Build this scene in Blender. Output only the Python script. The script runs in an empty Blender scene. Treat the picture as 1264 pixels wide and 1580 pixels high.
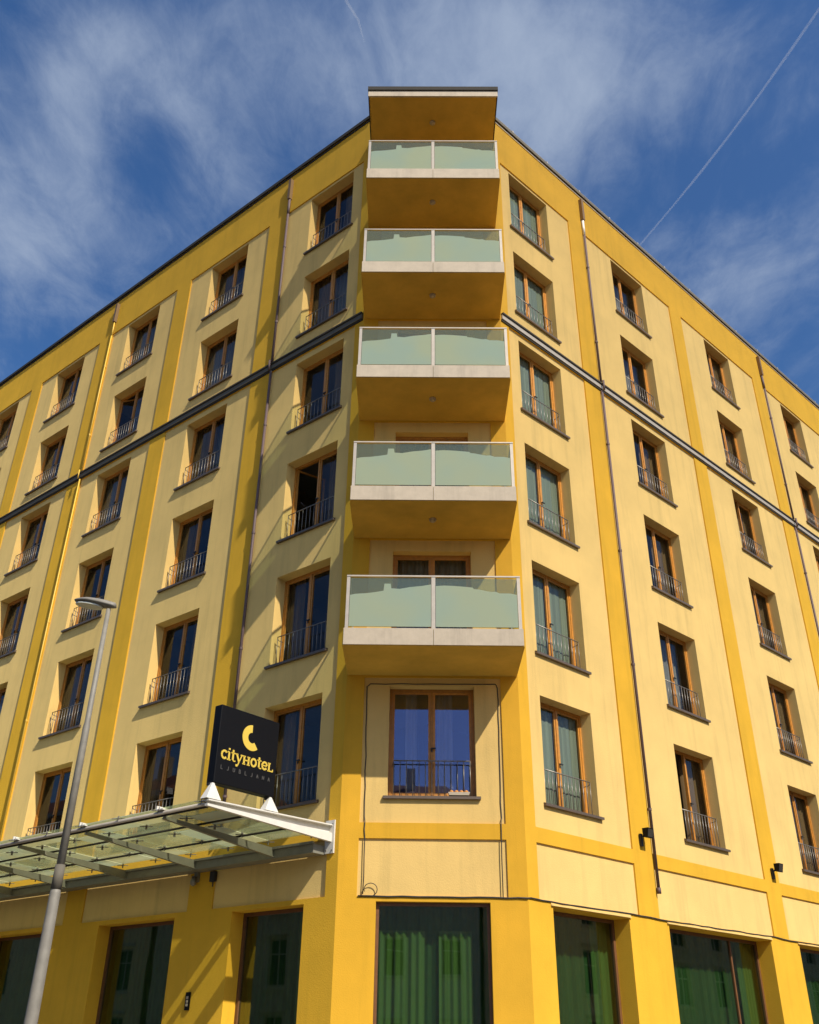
import bpy, math, random
from mathutils import Vector, Matrix
random.seed(7)
SC = bpy.context.scene
COL = SC.collection
R = math.radians

# ------------------------------------------------------------------ camera
CAM = Vector((-0.261, -17.2725, 1.0658))
cam = bpy.data.cameras.new('camera'); camo = bpy.data.objects.new('camera', cam); COL.objects.link(camo)
cam.sensor_fit = 'HORIZONTAL'; cam.sensor_width = 36; cam.lens = 36 * 1435.65 / 1264
cam.clip_start = 0.1; cam.clip_end = 60000
pit, yaw, roll = 0.5215, -0.0129, -0.0136
fw = Vector((math.sin(yaw) * math.cos(pit), math.cos(yaw) * math.cos(pit), math.sin(pit)))
rt0 = Vector((math.cos(yaw), -math.sin(yaw), 0))
up0 = rt0.cross(fw)
# image u' = cr*u - sr*v ; v' = sr*u + cr*v
rt = rt0 * math.cos(roll) - up0 * math.sin(roll)
up = rt0 * math.sin(roll) + up0 * math.cos(roll)
m = Matrix((rt, up, -fw)).transposed().to_4x4(); m.translation = CAM
camo.matrix_world = m
SC.camera = camo

# ------------------------------------------------------------------ light
SUNV = Vector((0.755, -1.0, 1.205)).normalized()
SUN_EL = math.asin(SUNV.z); SUN_AZ = math.atan2(SUNV.x, SUNV.y)
sl = bpy.data.lights.new('sun', 'SUN'); sl.energy = 5.0; sl.angle = R(0.53); sl.color = (1.0, 0.93, 0.80)
so = bpy.data.objects.new('sun', sl); COL.objects.link(so)
so.rotation_euler = SUNV.to_track_quat('Z', 'Y').to_euler(); so.location = SUNV * 60

W = bpy.data.worlds.new('World'); SC.world = W; W.use_nodes = True
nt = W.node_tree; N = nt.nodes; L = nt.links
bg = N['Background']; bg.inputs[1].default_value = 0.088
sky = N.new('ShaderNodeTexSky'); sky.sky_type = 'NISHITA'; sky.sun_disc = False
sky.sun_elevation = SUN_EL; sky.sun_rotation = SUN_AZ
sky.altitude = 300; sky.air_density = 1.0; sky.dust_density = 1.6; sky.ozone_density = 3.0
hsv = N.new('ShaderNodeHueSaturation'); hsv.inputs['Hue'].default_value = 0.505; hsv.inputs['Saturation'].default_value = 1.27; hsv.inputs['Value'].default_value = 1.36
L.new(sky.outputs[0], hsv.inputs['Color'])
tc = N.new('ShaderNodeTexCoord'); sp = N.new('ShaderNodeSeparateXYZ'); L.new(tc.outputs['Generated'], sp.inputs[0])
def mth(op, a, b=None, c=None):
    n = N.new('ShaderNodeMath'); n.operation = op
    for i, v in enumerate((a, b, c)):
        if v is None: continue
        if isinstance(v, (int, float)): n.inputs[i].default_value = v
        else: L.new(v, n.inputs[i])
    return n.outputs[0]
zc = mth('MAXIMUM', sp.outputs[2], 0.06)
px = mth('DIVIDE', sp.outputs[0], zc); py = mth('DIVIDE', sp.outputs[1], zc)
cb = N.new('ShaderNodeCombineXYZ'); L.new(px, cb.inputs[0]); L.new(py, cb.inputs[1])
def noise(vec, scale, detail, rough, dist=0.0, mp=None):
    if mp:
        k = N.new('ShaderNodeMapping'); k.inputs['Rotation'].default_value = (0, 0, mp[0]); k.inputs['Scale'].default_value = (mp[1], mp[2], 1)
        k.inputs['Location'].default_value = (mp[3], mp[4], 0)
        L.new(vec, k.inputs[0]); vec = k.outputs[0]
    n = N.new('ShaderNodeTexNoise'); n.inputs['Scale'].default_value = scale; n.inputs['Detail'].default_value = detail
    n.inputs['Roughness'].default_value = rough; n.inputs['Distortion'].default_value = dist
    L.new(vec, n.inputs['Vector']); return n.outputs[0]
big = noise(cb.outputs[0], 3.2, 6, 0.58, 0.5, (0.5, 1.0, 0.8, 3.1, 1.7))
wisp = noise(cb.outputs[0], 6.0, 9, 0.60, 0.7, (-0.75, 1.0, 0.62, 0.4, 2.2))
fine = noise(cb.outputs[0], 17.0, 8, 0.66, 0.5, (0.9, 1.0, 0.6, 5.0, 0.3))
# where the cirrus banks lie (plan coordinates of the cloud layer)
bank = None
for (bx_, by_, rx, ry, amp) in ((0.06, 0.64, 0.17, 0.12, 0.42), (-0.18, 0.70, 0.20, 0.10, 0.20), (-0.36, 0.69, 0.14, 0.07, 0.22), (-0.43, 0.79, 0.06, 0.16, 0.28),
                          (-0.57, 1.00, 0.08, 0.22, 0.34), (-0.27, 0.84, 0.07, 0.10, 0.22), (0.29, 0.72, 0.10, 0.09, 0.15), (0.46, 1.02, 0.10, 0.16, 0.30), (0.16, 0.83, 0.07, 0.13, 0.20),
                          (-0.352, 0.83, 0.05, 0.06, -0.34), (-0.475, 0.64, 0.035, 0.10, -0.30), (0.46, 0.86, 0.07, 0.09, -0.22), (-0.62, 1.2, 0.08, 0.15, -0.1), (0.33, 0.85, .08, .06, -.15), (0.40, 0.62, .08, .05, -.12),
                          (-1.3, 0.2, 0.5, 0.6, 0.2), (1.4, 0.1, 0.5, 0.5, 0.2), (0.1, -0.8, 0.5, 0.4, 0.2)):
    dx = mth('DIVIDE', mth('SUBTRACT', px, bx_), rx); dy = mth('DIVIDE', mth('SUBTRACT', py, by_), ry)
    r2 = mth('ADD', mth('MULTIPLY', dx, dx), mth('MULTIPLY', dy, dy))
    g = mth('MULTIPLY', mth('EXPONENT', mth('MULTIPLY', r2, -0.7)), amp)
    bank = g if bank is None else mth('ADD', bank, g)
s = mth('ADD', mth('MULTIPLY', big, 0.55), mth('MULTIPLY', wisp, 0.85))
s = mth('ADD', s, mth('MULTIPLY', fine, 0.46))
s = mth('ADD', s, bank)
mr = N.new('ShaderNodeMapRange'); mr.interpolation_type = 'SMOOTHSTEP'
mr.inputs['From Min'].default_value = 0.83; mr.inputs['From Max'].default_value = 1.74
mr.inputs['To Min'].default_value = 0.02; mr.inputs['To Max'].default_value = 0.85
L.new(s, mr.inputs['Value'])
mx = N.new('ShaderNodeMix'); mx.data_type = 'RGBA'; L.new(mr.outputs[0], mx.inputs['Factor'])
L.new(hsv.outputs[0], mx.inputs['A']); mx.inputs['B'].default_value = (4.0, 4.8, 6.2, 1)
L.new(mx.outputs['Result'], bg.inputs[0])

SC.view_settings.view_transform = 'Standard'; SC.view_settings.look = 'None'
SC.view_settings.gamma = 1; SC.view_settings.exposure = 0.21; SC.view_settings.use_curve_mapping = False
SC.cycles.max_bounces = 8; SC.cycles.transparent_max_bounces = 24; SC.cycles.diffuse_bounces = 4
SC.cycles.caustics_reflective = False; SC.cycles.caustics_refractive = False

# ------------------------------------------------------------------ materials
MATS = {}
def mat(name, color, rough=0.7, metal=0.0, var=0.0, vscale=3.0, bump=0.0, bscale=60.0, streak=0.0, spec=0.5, objvar=0.0):
    if name in MATS: return MATS[name]
    M = bpy.data.materials.new(name); M.use_nodes = True; t = M.node_tree; n = t.nodes; b = n['Principled BSDF']
    b.inputs['Roughness'].default_value = rough; b.inputs['Metallic'].default_value = metal
    b.inputs['Specular IOR Level'].default_value = spec
    if 'render' in name or 'house' in name: b.inputs['Diffuse Roughness'].default_value = 1.0
    b.inputs['Base Color'].default_value = (*color, 1)
    geo = n.new('ShaderNodeNewGeometry')
    cur = None
    if var or streak:
        nz = n.new('ShaderNodeTexNoise'); nz.inputs['Scale'].default_value = vscale; nz.inputs['Detail'].default_value = 6; nz.inputs['Roughness'].default_value = 0.62
        t.links.new(geo.outputs['Position'], nz.inputs['Vector'])
        r = n.new('ShaderNodeMapRange'); r.inputs['From Min'].default_value = 0.3; r.inputs['From Max'].default_value = 0.7
        r.inputs['To Min'].default_value = 1 - var; r.inputs['To Max'].default_value = 1 + var * 0.6
        t.links.new(nz.outputs[0], r.inputs['Value']); fac = r.outputs[0]
        if streak:
            mp = n.new('ShaderNodeMapping'); mp.inputs['Scale'].default_value = (2.2, 2.2, 0.16); t.links.new(geo.outputs['Position'], mp.inputs[0])
            n2 = n.new('ShaderNodeTexNoise'); n2.inputs['Scale'].default_value = 1.5; n2.inputs['Detail'].default_value = 7; n2.inputs['Roughness'].default_value = 0.7
            t.links.new(mp.outputs[0], n2.inputs['Vector'])
            r2 = n.new('ShaderNodeMapRange'); r2.inputs['From Min'].default_value = 0.5; r2.inputs['From Max'].default_value = 0.75
            r2.inputs['To Min'].default_value = 1.0; r2.inputs['To Max'].default_value = 1 - streak
            t.links.new(n2.outputs[0], r2.inputs['Value'])
            mm = n.new('ShaderNodeMath'); mm.operation = 'MULTIPLY'; t.links.new(fac, mm.inputs[0]); t.links.new(r2.outputs[0], mm.inputs[1]); fac = mm.outputs[0]
        cur = fac
    if objvar:
        oi = n.new('ShaderNodeObjectInfo'); r = n.new('ShaderNodeMapRange'); r.inputs['To Min'].default_value = 1 - objvar; r.inputs['To Max'].default_value = 1 + objvar
        t.links.new(oi.outputs['Random'], r.inputs['Value'])
        if cur is None: cur = r.outputs[0]
        else:
            mm = n.new('ShaderNodeMath'); mm.operation = 'MULTIPLY'; t.links.new(cur, mm.inputs[0]); t.links.new(r.outputs[0], mm.inputs[1]); cur = mm.outputs[0]
    if cur is not None:
        v = n.new('ShaderNodeVectorMath'); v.operation = 'SCALE'; v.inputs[0].default_value = color
        t.links.new(cur, v.inputs['Scale']); t.links.new(v.outputs[0], b.inputs['Base Color'])
    if bump:
        nb = n.new('ShaderNodeTexNoise'); nb.inputs['Scale'].default_value = bscale; nb.inputs['Detail'].default_value = 5
        t.links.new(geo.outputs['Position'], nb.inputs['Vector'])
        bp = n.new('ShaderNodeBump'); bp.inputs['Strength'].default_value = bump; bp.inputs['Distance'].default_value = 0.02
        t.links.new(nb.outputs[0], bp.inputs['Height']); t.links.new(bp.outputs[0], b.inputs['Normal'])
    MATS[name] = M; return M

def glass(name, tint=(1, 1, 1), f0=0.06, refl=(1, 1, 1), transl=None, tamt=0.0, maxr=0.85):
    if name in MATS: return MATS[name]
    M = bpy.data.materials.new(name); M.use_nodes = True; t = M.node_tree; n = t.nodes
    n.remove(n['Principled BSDF']); out = n['Material Output']
    tr = n.new('ShaderNodeBsdfTransparent'); tr.inputs[0].default_value = (*tint, 1)
    gl = n.new('ShaderNodeBsdfGlossy'); gl.inputs['Color'].default_value = (*refl, 1); gl.inputs['Roughness'].default_value = 0.015
    # slight waviness of old panes
    geo = n.new('ShaderNodeNewGeometry'); nz = n.new('ShaderNodeTexNoise'); nz.inputs['Scale'].default_value = 1.1; nz.inputs['Detail'].default_value = 1
    t.links.new(geo.outputs['Position'], nz.inputs['Vector'])
    bp = n.new('ShaderNodeBump'); bp.inputs['Strength'].default_value = 0.05; bp.inputs['Distance'].default_value = 0.02
    t.links.new(nz.outputs[0], bp.inputs['Height']); t.links.new(bp.outputs[0], gl.inputs['Normal'])
    # Schlick reflectance from the unsigned angle (the pane is a thin solid: both faces count)
    dt = n.new('ShaderNodeVectorMath'); dt.operation = 'DOT_PRODUCT'; t.links.new(geo.outputs['Incoming'], dt.inputs[0]); t.links.new(geo.outputs['Normal'], dt.inputs[1])
    def mt(op, a, b=None):
        k = n.new('ShaderNodeMath'); k.operation = op
        for i, v in enumerate((a, b)):
            if v is None: continue
            if isinstance(v, (int, float)): k.inputs[i].default_value = v
            else: t.links.new(v, k.inputs[i])
        return k.outputs[0]
    p5 = mt('POWER', mt('SUBTRACT', 1.0, mt('ABSOLUTE', dt.outputs['Value'])), 5.0)
    fres = mt('ADD', f0, mt('MULTIPLY', p5, maxr - f0))
    base = tr.outputs[0]
    if transl:
        df = n.new('ShaderNodeBsdfDiffuse'); df.inputs[0].default_value = (*transl, 1)
        tl = n.new('ShaderNodeBsdfTranslucent'); tl.inputs[0].default_value = (*transl, 1)
        nv = n.new('ShaderNodeTexNoise'); nv.inputs['Scale'].default_value = 0.9; nv.inputs['Detail'].default_value = 2; t.links.new(geo.outputs['Position'], nv.inputs['Vector'])
        mc = n.new('ShaderNodeMix'); mc.data_type = 'RGBA'; mc.inputs['A'].default_value = (transl[0] * 0.93, transl[1] * 0.99, transl[2] * 1.08, 1); mc.inputs['B'].default_value = (min(1, transl[0] * 1.05), min(1, transl[1] * 1.01), transl[2] * 0.95, 1)
        rv = n.new('ShaderNodeMapRange'); rv.inputs['From Min'].default_value = 0.35; rv.inputs['From Max'].default_value = 0.65; t.links.new(nv.outputs[0], rv.inputs['Value']); t.links.new(rv.outputs[0], mc.inputs['Factor'])
        t.links.new(mc.outputs['Result'], df.inputs[0]); t.links.new(mc.outputs['Result'], tl.inputs[0])
        m1 = n.new('ShaderNodeMixShader'); m1.inputs[0].default_value = 0.50; t.links.new(df.outputs[0], m1.inputs[1]); t.links.new(tl.outputs[0], m1.inputs[2])
        m2 = n.new('ShaderNodeMixShader'); m2.inputs[0].default_value = tamt; t.links.new(base, m2.inputs[1]); t.links.new(m1.outputs[0], m2.inputs[2]); base = m2.outputs[0]
    m3 = n.new('ShaderNodeMixShader'); t.links.new(fres, m3.inputs[0]); t.links.new(base, m3.inputs[1]); t.links.new(gl.outputs[0], m3.inputs[2])
    t.links.new(m3.outputs[0], out.inputs[0]); MATS[name] = M; return M

def cloth(name, color, sheer=0.0):
    if name in MATS: return MATS[name]
    M = bpy.data.materials.new(name); M.use_nodes = True; t = M.node_tree; n = t.nodes
    n.remove(n['Principled BSDF']); out = n['Material Output']
    df = n.new('ShaderNodeBsdfDiffuse'); tl = n.new('ShaderNodeBsdfTranslucent')
    geo = n.new('ShaderNodeNewGeometry'); mp = n.new('ShaderNodeMapping'); mp.inputs['Scale'].default_value = (16, 16, 0.25); t.links.new(geo.outputs['Position'], mp.inputs[0])
    nz = n.new('ShaderNodeTexNoise'); nz.inputs['Scale'].default_value = 1.0; nz.inputs['Detail'].default_value = 3; t.links.new(mp.outputs[0], nz.inputs['Vector'])
    r = n.new('ShaderNodeMapRange'); r.inputs['To Min'].default_value = 0.45; r.inputs['To Max'].default_value = 1.5; t.links.new(nz.outputs[0], r.inputs['Value'])
    v = n.new('ShaderNodeVectorMath'); v.operation = 'SCALE'; v.inputs[0].default_value = color; t.links.new(r.outputs[0], v.inputs['Scale'])
    for k in (df, tl): t.links.new(v.outputs[0], k.inputs[0])
    m1 = n.new('ShaderNodeMixShader'); m1.inputs[0].default_value = 0.25; t.links.new(df.outputs[0], m1.inputs[1]); t.links.new(tl.outputs[0], m1.inputs[2]); o = m1.outputs[0]
    if sheer:
        tr = n.new('ShaderNodeBsdfTransparent'); m2 = n.new('ShaderNodeMixShader'); m2.inputs[0].default_value = sheer
        t.links.new(o, m2.inputs[1]); t.links.new(tr.outputs[0], m2.inputs[2]); o = m2.outputs[0]
    t.links.new(o, out.inputs[0]); MATS[name] = M; return M

M_YEL = mat('yellow_render', (0.76, 0.452, 0.036), 0.88, var=0.09, vscale=0.9, bump=0.25, bscale=45, streak=0.12, spec=0.2)
M_CRM = mat('cream_render', (0.81, 0.592, 0.218), 0.90, var=0.08, vscale=0.8, bump=0.25, bscale=45, streak=0.15, spec=0.2)
M_SOF = mat('soffit_render', (0.70, 0.45, 0.075), 0.9, var=0.16, vscale=1.6, bump=0.2, spec=0.2)
M_CONC = mat('fascia_paint', (0.45, 0.37, 0.27), 0.7, var=0.10, vscale=6, bump=0.1, streak=0.28)
M_WOOD = mat('orange_timber', (0.50, 0.215, 0.035), 0.45, var=0.2, vscale=14, bump=0.1, objvar=0.15)
M_DKW = mat('dark_timber', (0.16, 0.07, 0.025), 0.5, var=0.2, vscale=14)
M_SILL = mat('brown_sheet_metal', (0.13, 0.095, 0.07), 0.45, 0.3, var=0.12, vscale=9)
M_STEEL = mat('brushed_steel', (0.21, 0.19, 0.16), 0.36, 0.35, var=0.08, vscale=10)
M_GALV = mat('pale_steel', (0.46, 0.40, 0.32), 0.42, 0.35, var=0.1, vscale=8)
M_WHT = mat('white_paint', (0.68, 0.65, 0.58), 0.5, var=0.06, vscale=5, streak=0.1)
M_DARK = mat('dark_grey_metal', (0.045, 0.040, 0.033), 0.75, 0.0, spec=0.15, var=0.1, vscale=6)
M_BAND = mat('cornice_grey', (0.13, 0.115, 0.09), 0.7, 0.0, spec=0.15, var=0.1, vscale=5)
M_PIPE = mat('pipe_brown', (0.10, 0.062, 0.06), 0.65, 0.0, var=0.15, vscale=4)
M_PIPEL = mat('pipe_zinc', (0.62, 0.50, 0.42), 0.4, 0.3, var=0.1, vscale=4)
M_BLK = mat('black_gloss', (0.006, 0.006, 0.007), 0.45, spec=0.12)
M_BLKM = mat('black_matt', (0.02, 0.02, 0.02), 0.6)
M_GOLD = mat('sign_yellow', (0.62, 0.44, 0.06), 0.5)
M_SGRY = mat('sign_grey', (0.07, 0.065, 0.06), 0.5)
M_BEAM = mat('canopy_grey', (0.25, 0.24, 0.19), 0.5, 0.3, var=0.12, vscale=5)
M_IN = mat('room_wall', (0.20, 0.17, 0.13), 0.9)
M_CEIL = mat('room_ceiling', (0.30, 0.27, 0.22), 0.9)
M_GL = glass('window_glass', (0.90, 0.92, 0.90), 0.05, (0.50, 0.50, 0.55))
M_GLB = glass('clear_glass', (0.90, 0.92, 0.95), 0.12, (0.55, 0.60, 0.98))
M_GLS = glass('shop_glass', (0.70, 0.82, 0.70), 0.15, (0.8, 0.88, 0.84))
M_BGL = glass('balcony_glass', (0.66, 0.74, 0.62), 0.06, (0.9, 0.95, 0.92), (0.45, 0.52, 0.38), 0.16)
M_SGL = glass('side_glass', (0.90, 0.95, 0.88), 0.05, (0.9, 0.95, 0.92))
M_FILM = glass('frosted_film', (0.5, 0.5, 0.5), 0.05, (0.9, 0.95, 0.92), (0.55, 0.63, 0.45), 0.88)
M_CGL = glass('canopy_glass', (0.90, 0.93, 0.82), 0.06, (0.9, 0.95, 0.85), (0.74, 0.82, 0.54), 0.20)
M_CGL2 = glass('canopy_glass_milky', (0.85, 0.9, 0.78), 0.07, (0.9, 0.95, 0.85), (0.90, 0.92, 0.68), 0.88)
M_C_TEAL = cloth('curtain_teal', (0.28, 0.32, 0.25), 0.0)
M_C_BRN = cloth('curtain_brown', (0.22, 0.14, 0.07), 0.0)
M_C_WHT = cloth('curtain_sheer', (0.42, 0.40, 0.36), 0.35)
M_C_GRN = cloth('curtain_green', (0.23, 0.29, 0.12), 0.0)
M_C_DGR = cloth('curtain_dark_green', (0.11, 0.17, 0.08), 0.0)

# ------------------------------------------------------------------ mesh helper
class MB:
    def __init__(s): s.v = []; s.f = []; s.m = []
    def quad(s, a, b, c, d, mi=0):
        k = len(s.v); s.v += [a, b, c, d]; s.f.append((k, k + 1, k + 2, k + 3)); s.m.append(mi)
    def box(s, x0, x1, y0, y1, z0, z1, mi=0):
        k = len(s.v)
        s.v += [(x, y, z) for z in (z0, z1) for y in (y0, y1) for x in (x0, x1)]
        for f in ((0, 2, 3, 1), (4, 5, 7, 6), (0, 1, 5, 4), (2, 6, 7, 3), (0, 4, 6, 2), (1, 3, 7, 5)):
            s.f.append(tuple(k + i for i in f)); s.m.append(mi)
        return s
    def hull8(s, p, mi=0):      # 8 corners ordered like box
        k = len(s.v); s.v += list(p)
        for f in ((0, 2, 3, 1), (4, 5, 7, 6), (0, 1, 5, 4), (2, 6, 7, 3), (0, 4, 6, 2), (1, 3, 7, 5)):
            s.f.append(tuple(k + i for i in f)); s.m.append(mi)
        return s
    def tube(s, pts, r, seg=8, mi=0, cap=True):
        pts = [Vector(p) for p in pts]; n = len(pts); rr = r if isinstance(r, (list, tuple)) else [r] * n
        rings = []; prev = None
        for i, p in enumerate(pts):
            d = (pts[min(i + 1, n - 1)] - pts[max(i - 1, 0)]).normalized()
            u = prev if prev is not None else (Vector((0, 0, 1)) if abs(d.z) < 0.9 else Vector((1, 0, 0)))
            u = (u - d * u.dot(d)).normalized(); prev = u; w = d.cross(u)
            k = len(s.v)
            s.v += [tuple(p + (u * math.cos(a) + w * math.sin(a)) * rr[i]) for a in (2 * math.pi * j / seg for j in range(seg))]
            rings.append(k)
        for i in range(n - 1):
            a, b = rings[i], rings[i + 1]
            for j in range(seg):
                j2 = (j + 1) % seg; s.f.append((a + j, a + j2, b + j2, b + j)); s.m.append(mi)
        if cap:
            s.f.append(tuple(rings[0] + j for j in reversed(range(seg)))); s.f.append(tuple(rings[-1] + j for j in range(seg))); s.m += [mi, mi]
        return s
    def prism(s, poly, y0, y1, mi=0):   # polygon in x,z extruded along y (ccw seen from -y)
        k = len(s.v); n = len(poly)
        s.v += [(x, y0, z) for x, z in poly] + [(x, y1, z) for x, z in poly]
        s.f.append(tuple(k + i for i in range(n))); s.f.append(tuple(k + n + i for i in reversed(range(n)))); s.m += [mi, mi]
        for i in range(n):
            j = (i + 1) % n; s.f.append((k + j, k + i, k + n + i, k + n + j)); s.m.append(mi)
        return s
    def mesh(s, name, mats, smooth=False):
        me = bpy.data.meshes.new(name); me.from_pydata([tuple(v) for v in s.v], [], s.f); me.update()
        for q in (mats if isinstance(mats, (list, tuple)) else [mats]): me.materials.append(q)
        me.polygons.foreach_set('material_index', s.m)
        if smooth: me.polygons.foreach_set('use_smooth', [True] * len(me.polygons))
        return me
    def build(s, name, mats, parent=None, smooth=False, **kw):
        return place(s.mesh(name, mats, smooth), name, parent, **kw)

def place(me, name, parent=None, loc=(0, 0, 0), rz=0.0, kind=None, label=None):
    o = bpy.data.objects.new(name, me); COL.objects.link(o); o.parent = parent
    o.location = loc; o.rotation_euler = (0, 0, rz)
    if kind: o['kind'] = kind
    if label: o['label'] = label
    return o
def thing(name, label, cat, loc=(0, 0, 0), rz=0.0, group=None):
    o = bpy.data.objects.new(name, None); COL.objects.link(o); o.location = loc; o.rotation_euler = (0, 0, rz)
    o.empty_display_size = 0.3
    o['label'] = label; o['category'] = cat
    if group: o['group'] = group
    return o
def tag(o, label, cat, group=None):
    o['label'] = label; o['category'] = cat
    if group: o['group'] = group
    return o
def copy_tree(o, parent=None):
    c = o.copy(); COL.objects.link(c); c.parent = parent
    for ch in list(o.children): copy_tree(ch, c)
    return c

def sheet(mb, x0, x1, z0, z1, holes, y=0.0, mi=0):
    """front sheet at depth y facing -y with rectangular holes; each hole (x0,x1,z0,z1,depth) gets reveals."""
    xs = sorted({x0, x1, *[min(max(h[i], x0), x1) for h in holes for i in (0, 1)]})
    zs = sorted({z0, z1, *[min(max(h[i], z0), z1) for h in holes for i in (2, 3)]})
    for i in range(len(xs) - 1):
        for j in range(len(zs) - 1):
            a, b, c, d = xs[i], xs[i + 1], zs[j], zs[j + 1]
            mx_, mz_ = (a + b) / 2, (c + d) / 2
            if any(h[0] < mx_ < h[1] and h[2] < mz_ < h[3] for h in holes): continue
            mb.quad((a, y, c), (b, y, c), (b, y, d), (a, y, d), mi)
    for h in holes:
        a, b, c, d, dep = h; a = max(a, x0); b = min(b, x1); e = y + dep
        if a > x0: mb.quad((a, y, c), (a, y, d), (a, e, d), (a, e, c), mi)
        if b < x1: mb.quad((b, y, c), (b, e, c), (b, e, d), (b, y, d), mi)
        mb.quad((a, y, d), (b, y, d), (b, e, d), (a, e, d), mi)
        if c > z0: mb.quad((a, y, c), (a, e, c), (b, e, c), (b, y, c), mi)

# ------------------------------------------------------------------ dimensions
GZ = -0.55
HW = 1.661; AL = 0.6785; AR = 0.7627
OR_ = Vector((HW, 0, 0)); OL_ = Vector((-HW, 0, 0))
SILL = [5.033, 8.033, 11.058, 14.089, 17.110, 20.100]
WH = 2.09; ROOF = 23.93; PTOP = 22.27; B0, B1 = 16.36, 16.60; LP0, LP1, UP0 = 3.32, 4.28, 4.55; SFH = 3.235
REC = 0.036
faceR = dict(loc=OR_, rz=AR); faceL = dict(loc=OL_, rz=-AL); faceC = dict(loc=(0, 0, 0), rz=0.0)
LEN = 25.5

hotel = thing('hotel_building', 'seven storey yellow and cream corner hotel with glass fronted balconies stacked on its cut corner', 'building')

# panels (face-local x), windows, shopfronts
R_pan = [(0.30, 3.31), (4.00, 8.60), (9.28, 13.98), (14.72, 19.3), (20.0, 24.6)]
R_win = [(0.686, 2.325), (5.415, 7.07), (10.734, 12.334), (16.058, 17.64), (21.4, 23.0)]
R_sf = [(0.66, 2.955), (4.296, 8.39), (9.718, 13.7), (15.1, 19.0), (20.4, 24.2)]
L_pan = [(0.28, 3.30), (4.04, 7.66), (8.36, 11.87), (12.62, 16.25), (16.95, 20.5), (21.2, 24.8)]
L_win = [(0.673, 2.322), (4.991, 6.676), (9.272, 10.976), (13.541, 15.272), (17.85, 19.55), (22.1, 23.8)]
L_sf = [(0.786, 2.69), (4.39, 6.953), (9.10, 11.5), (13.1, 15.7), (17.5, 20.0), (21.6, 24.2)]
neg = lambda l: [(-b, -a) for a, b in l]
C_win = [(-0.821, 0.812)]

# ---------------------------------------------------------------- window meshes (local: origin = sill centre on the outer wall plane, y inward)
def bar_frame(mb, x0, x1, z0, z1, w, y0, y1):
    mb.box(x0, x0 + w, y0, y1, z0, z1); mb.box(x1 - w, x1, y0, y1, z0, z1)
    mb.box(x0 + w, x1 - w, y0, y1, z0, z0 + w); mb.box(x0 + w, x1 - w, y0, y1, z1 - w, z1)
def window_meshes(key, w, h, yf):
    h2 = w / 2 - 0.002
    f = MB(); bar_frame(f, -h2, h2, 0.002, h - 0.002, 0.055, yf, yf + 0.07)
    f.box(-0.022, 0.022, yf - 0.004, yf + 0.066, 0.057, h - 0.057)
    fm = f.mesh('frame', M_WOOD)
    sa = MB()
    cx0, cx1 = -h2 + 0.057, -0.024
    wd = cx1 - cx0
    bar_frame(sa, -wd / 2, wd / 2, 0.060, h - 0.060, 0.042, yf + 0.012, yf + 0.052)
    sm = sa.mesh('sash', M_WOOD)
    p = MB(); p.box(-wd / 2 + 0.036, wd / 2 - 0.036, yf + 0.028, yf + 0.034, 0.095, h - 0.095); pm = p.mesh('pane', M_GL)
    xo = (cx0 + cx1) / 2
    hd = MB(); hd.box(-0.012, 0.012, yf - 0.02, yf - 0.005, 0.86, 0.94); hd.box(-0.010, 0.075, yf - 0.045, yf - 0.022, 0.91, 0.935)
    hm = hd.mesh('handle', M_BLKM)
    return dict(wd=wd, frame=fm, sash=sm, pane=pm, xo=xo, handle=hm)
WM = {}
def sill_mesh(w, dep):
    s_ = MB(); e = 0.075
    s_.hull8([(-w / 2 - e, -0.032, -0.060), (w / 2 + e, -0.032, -0.060), (-w / 2 - e, REC - 0.004, -0.060), (w / 2 + e, REC - 0.004, -0.060),
              (-w / 2 - e, -0.032, -0.012), (w / 2 + e, -0.032, -0.012), (-w / 2 - e, REC - 0.004, 0.004), (w / 2 + e, REC - 0.004, 0.004)])
    s_.hull8([(-w / 2 + 0.003, REC - 0.004, -0.030), (w / 2 - 0.003, REC - 0.004, -0.030), (-w / 2 + 0.003, dep, -0.030), (w / 2 - 0.003, dep, -0.030),
              (-w / 2 + 0.003, REC - 0.004, 0.003), (w / 2 - 0.003, REC - 0.004, 0.003), (-w / 2 + 0.003, dep, 0.022), (w / 2 - 0.003, dep, 0.022)])
    return s_.mesh('sill', M_SILL)
def rail_mesh(w, yr, yf, curl=True, nb=13):
    r = MB(); a = w / 2 - 0.105
    top = [(-a, yr, 0.665), (a, yr, 0.665)]
    r.tube(top, 0.012, 6)
    for i in range(nb):
        x = -a + 2 * a * i / (nb - 1)
        r.tube([(x, yr, 0.012), (x, yr, 0.66)], 0.0075, 6)
    for sx in (-1, 1):
        pts = [(sx * a, yr, 0.665)]
        for k in range(1, 6):
            t = k / 5 * math.pi / 2
            pts.append((sx * (a + 0.02 * math.sin(t)), yr + 0.01 * k, 0.665 - 0.055 * math.sin(t)))
        pts.append((sx * (a + 0.02), yf, 0.60)); r.tube(pts, 0.008, 6)
    return r.mesh('railing', M_STEEL, True)
def curtain_mesh(name, x0, x1, z0, z1, y, m_, seed, amp=0.035):
    rnd = random.Random(seed); n = max(6, int((x1 - x0) / 0.022)); c = MB(); ph = rnd.random() * 6; k = len(c.v)
    for i in range(n + 1):
        x = x0 + (x1 - x0) * i / n
        yy = y + amp * (math.sin(x * 46 + ph) * 0.7 + math.sin(x * 21 + ph * 2.1) * 0.5)
        c.v += [(x, yy, z0), (x, yy * 0.9 + y * 0.1, z1)]
    for i in range(n):
        a = 2 * i; c.f.append((a, a + 2, a + 3, a + 1)); c.m.append(0)
    return c.mesh(name, m_, True)

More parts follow.
